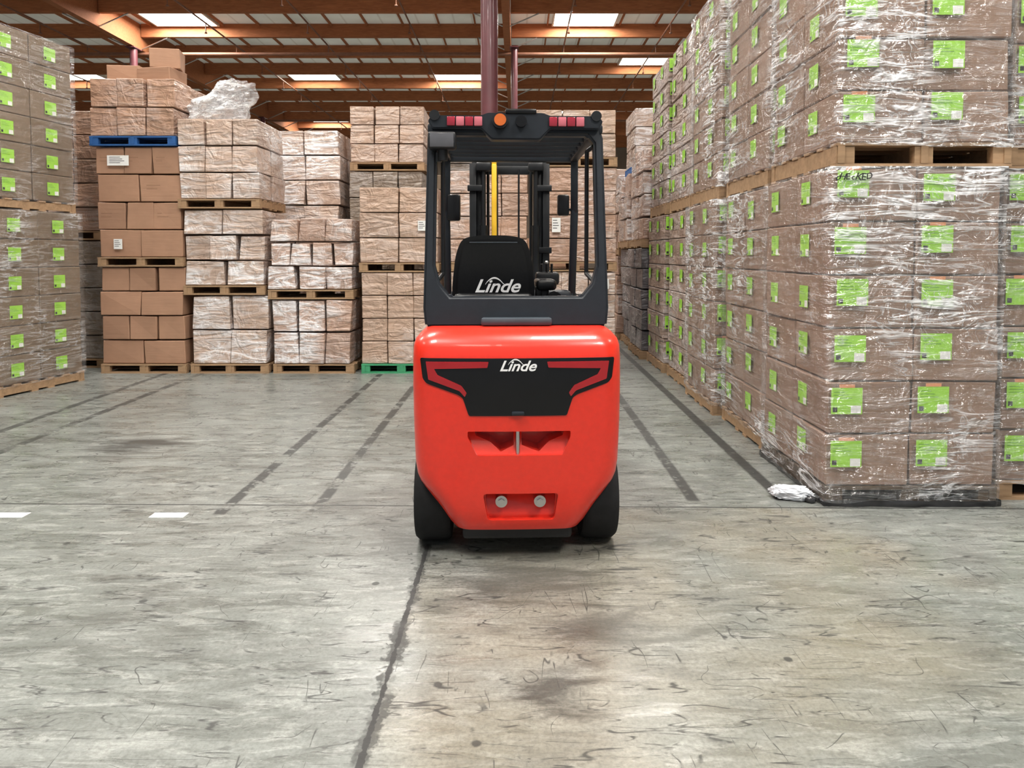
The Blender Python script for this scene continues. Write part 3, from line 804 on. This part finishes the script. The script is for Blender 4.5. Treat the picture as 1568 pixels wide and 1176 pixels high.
for k in range(3): add_cyl(bm, (.20 + k * .035, 1.14, 1.53), (.20 + k * .035, 1.12, 1.60), .009, 8)
add_box(bm, (.16, .84, 1.40), (.04, .05, .12), None, 0, .01)
add_cyl(bm, (.26, .74, 1.385), (.26, .80, 1.385), .045, 16)
obj_from_bm('armrest_controls', bm, M['vinyl'], F, smooth=40)
bm = bmesh.new(); bmesh.ops.create_uvsphere(bm, u_segments=12, v_segments=8, radius=.014, matrix=Matrix.Translation((.235, 1.12, 1.61))); add_box(bm, (.30, .70, 1.40), (.055, .008, .012), None, 0); obj_from_bm('lever_knob', bm, M['steel'], F)
bm = bmesh.new()
cen = Vector((-.12, 1.36, 1.50)); ax = Matrix.Rotation(math.radians(-28), 3, 'X')
nn, mm = 32, 8; rr = []
for i in range(nn):
    a = 2 * math.pi * i / nn; ring = []
    for j in range(mm):
        b = 2 * math.pi * j / mm; q = .15 + .013 * math.cos(b)
        ring.append(bm.verts.new(cen + ax @ Vector((q * math.cos(a), q * math.sin(a), .013 * math.sin(b)))))
    rr.append(ring)
for i in range(nn):
    for j in range(mm): bm.faces.new((rr[i][j], rr[(i + 1) % nn][j], rr[(i + 1) % nn][(j + 1) % mm], rr[i][(j + 1) % mm]))
for k in range(3):
    a = k * 2.094; add_cyl(bm, cen, cen + ax @ Vector((.15 * math.cos(a), .15 * math.sin(a), 0)), .012, 8)
add_cyl(bm, cen, cen + Vector((0, .16, -.25)), .03, 12)
obj_from_bm('steering_wheel', bm, M['vinyl'], F, smooth=60)

bm = bmesh.new()
def channel(x, w, y0, y1, z0, z1, sg):
    add_box(bm, (x, (y0 + y1) / 2, (z0 + z1) / 2), (w * .35, y1 - y0, z1 - z0), None, 0, .004)
    for yy in (y0, y1): add_box(bm, (x - sg * w * .25, yy, (z0 + z1) / 2), (w, .02, z1 - z0), None, 0, .004)
for sg in (-1, 1):
    channel(sg * .31, .055, 2.02, 2.14, .06, 2.40, sg)
    channel(sg * .255, .050, 2.05, 2.17, .10, 2.44, sg)
    add_cyl(bm, (sg * .21, 2.00, .1), (sg * .21, 2.00, 1.9), .032, 16)
    add_cyl(bm, (sg * .21, 2.00, 1.9), (sg * .21, 2.00, 2.36), .019, 12)
    add_cyl(bm, (sg * .175, 2.10, .3), (sg * .175, 2.10, 2.36), .012, 8)
    for zz in (.5, 1.1, 1.7, 2.2): add_box(bm, (sg * .28, 2.0, zz), (.12, .03, .05), None, 0, .006)
    add_box(bm, (sg * .21, 2.0, 2.37), (.12, .08, .07), None, 0, .015)
for zz, yy in ((2.36, 2.14), (1.35, 2.16), (.25, 2.10), (2.41, 2.19)): add_box(bm, (0, yy, zz), (.62, .04, .07), None, 0, .01)
for k in range(3): add_cyl(bm, (-.10 - .012 * k + .20 * (k == 2), 2.08, .3), (-.10 - .012 * k + .20 * (k == 2), 2.08, 2.36), .008, 8)
obj_from_bm('mast', bm, M['mast'], F, smooth=40)
bm = bmesh.new()
add_box(bm, (-.125, 1.98, 1.42), (.042, .05, 1.94), None, 0, .012)
add_box(bm, (-.17, 2.02, 2.46), (.14, .05, .05), None, 0, .012); add_box(bm, (-.125, 1.99, 2.42), (.04, .05, .12), None, 0, .01)
obj_from_bm('yellow_hose_guard', bm, M['yellow'], F, smooth=40)
bm = bmesh.new()
for zz in (.16, .52): add_box(bm, (0, 2.24, zz), (.95, .04, .11), None, 0, .006)
for sg in (-1, 1):
    add_box(bm, (sg * .10, 2.20, .34), (.04, .06, .46), None, 0, .004)
    add_box(bm, (sg * .24, 2.29, .34), (.11, .04, .58), None, 0, .006); add_box(bm, (sg * .24, 2.82, .065), (.11, 1.08, .035), None, 0, .008)
for k in range(7): add_box(bm, (-.42 + .14 * k, 2.24, .86), (.022, .025, .62), None, 0)
add_box(bm, (0, 2.24, 1.17), (.9, .03, .03), None, 0)
obj_from_bm('carriage_and_forks', bm, M['mast'], F, smooth=40)

# ------------------------------------------------------------ WORLD, CAMERA
w = bpy.data.worlds.new('world'); S.world = w; w.use_nodes = True
bg = w.node_tree.nodes['Background']; bg.inputs[0].default_value = (.90, .95, 1, 1); bg.inputs[1].default_value = .42
cam = bpy.data.cameras.new('camera'); co = bpy.data.objects.new('camera', cam); COL.objects.link(co)
co.location = (0, 0, 1.66); co.rotation_euler = (math.radians(90 - 2.5), 0, 0)
cam.sensor_width = 36; cam.sensor_fit = 'HORIZONTAL'; cam.lens = 24.8
cam.shift_y = -150 / 1568; cam.shift_x = -9 / 1568; cam.clip_end = 200
S.camera = co
S.view_settings.view_transform = 'Standard'
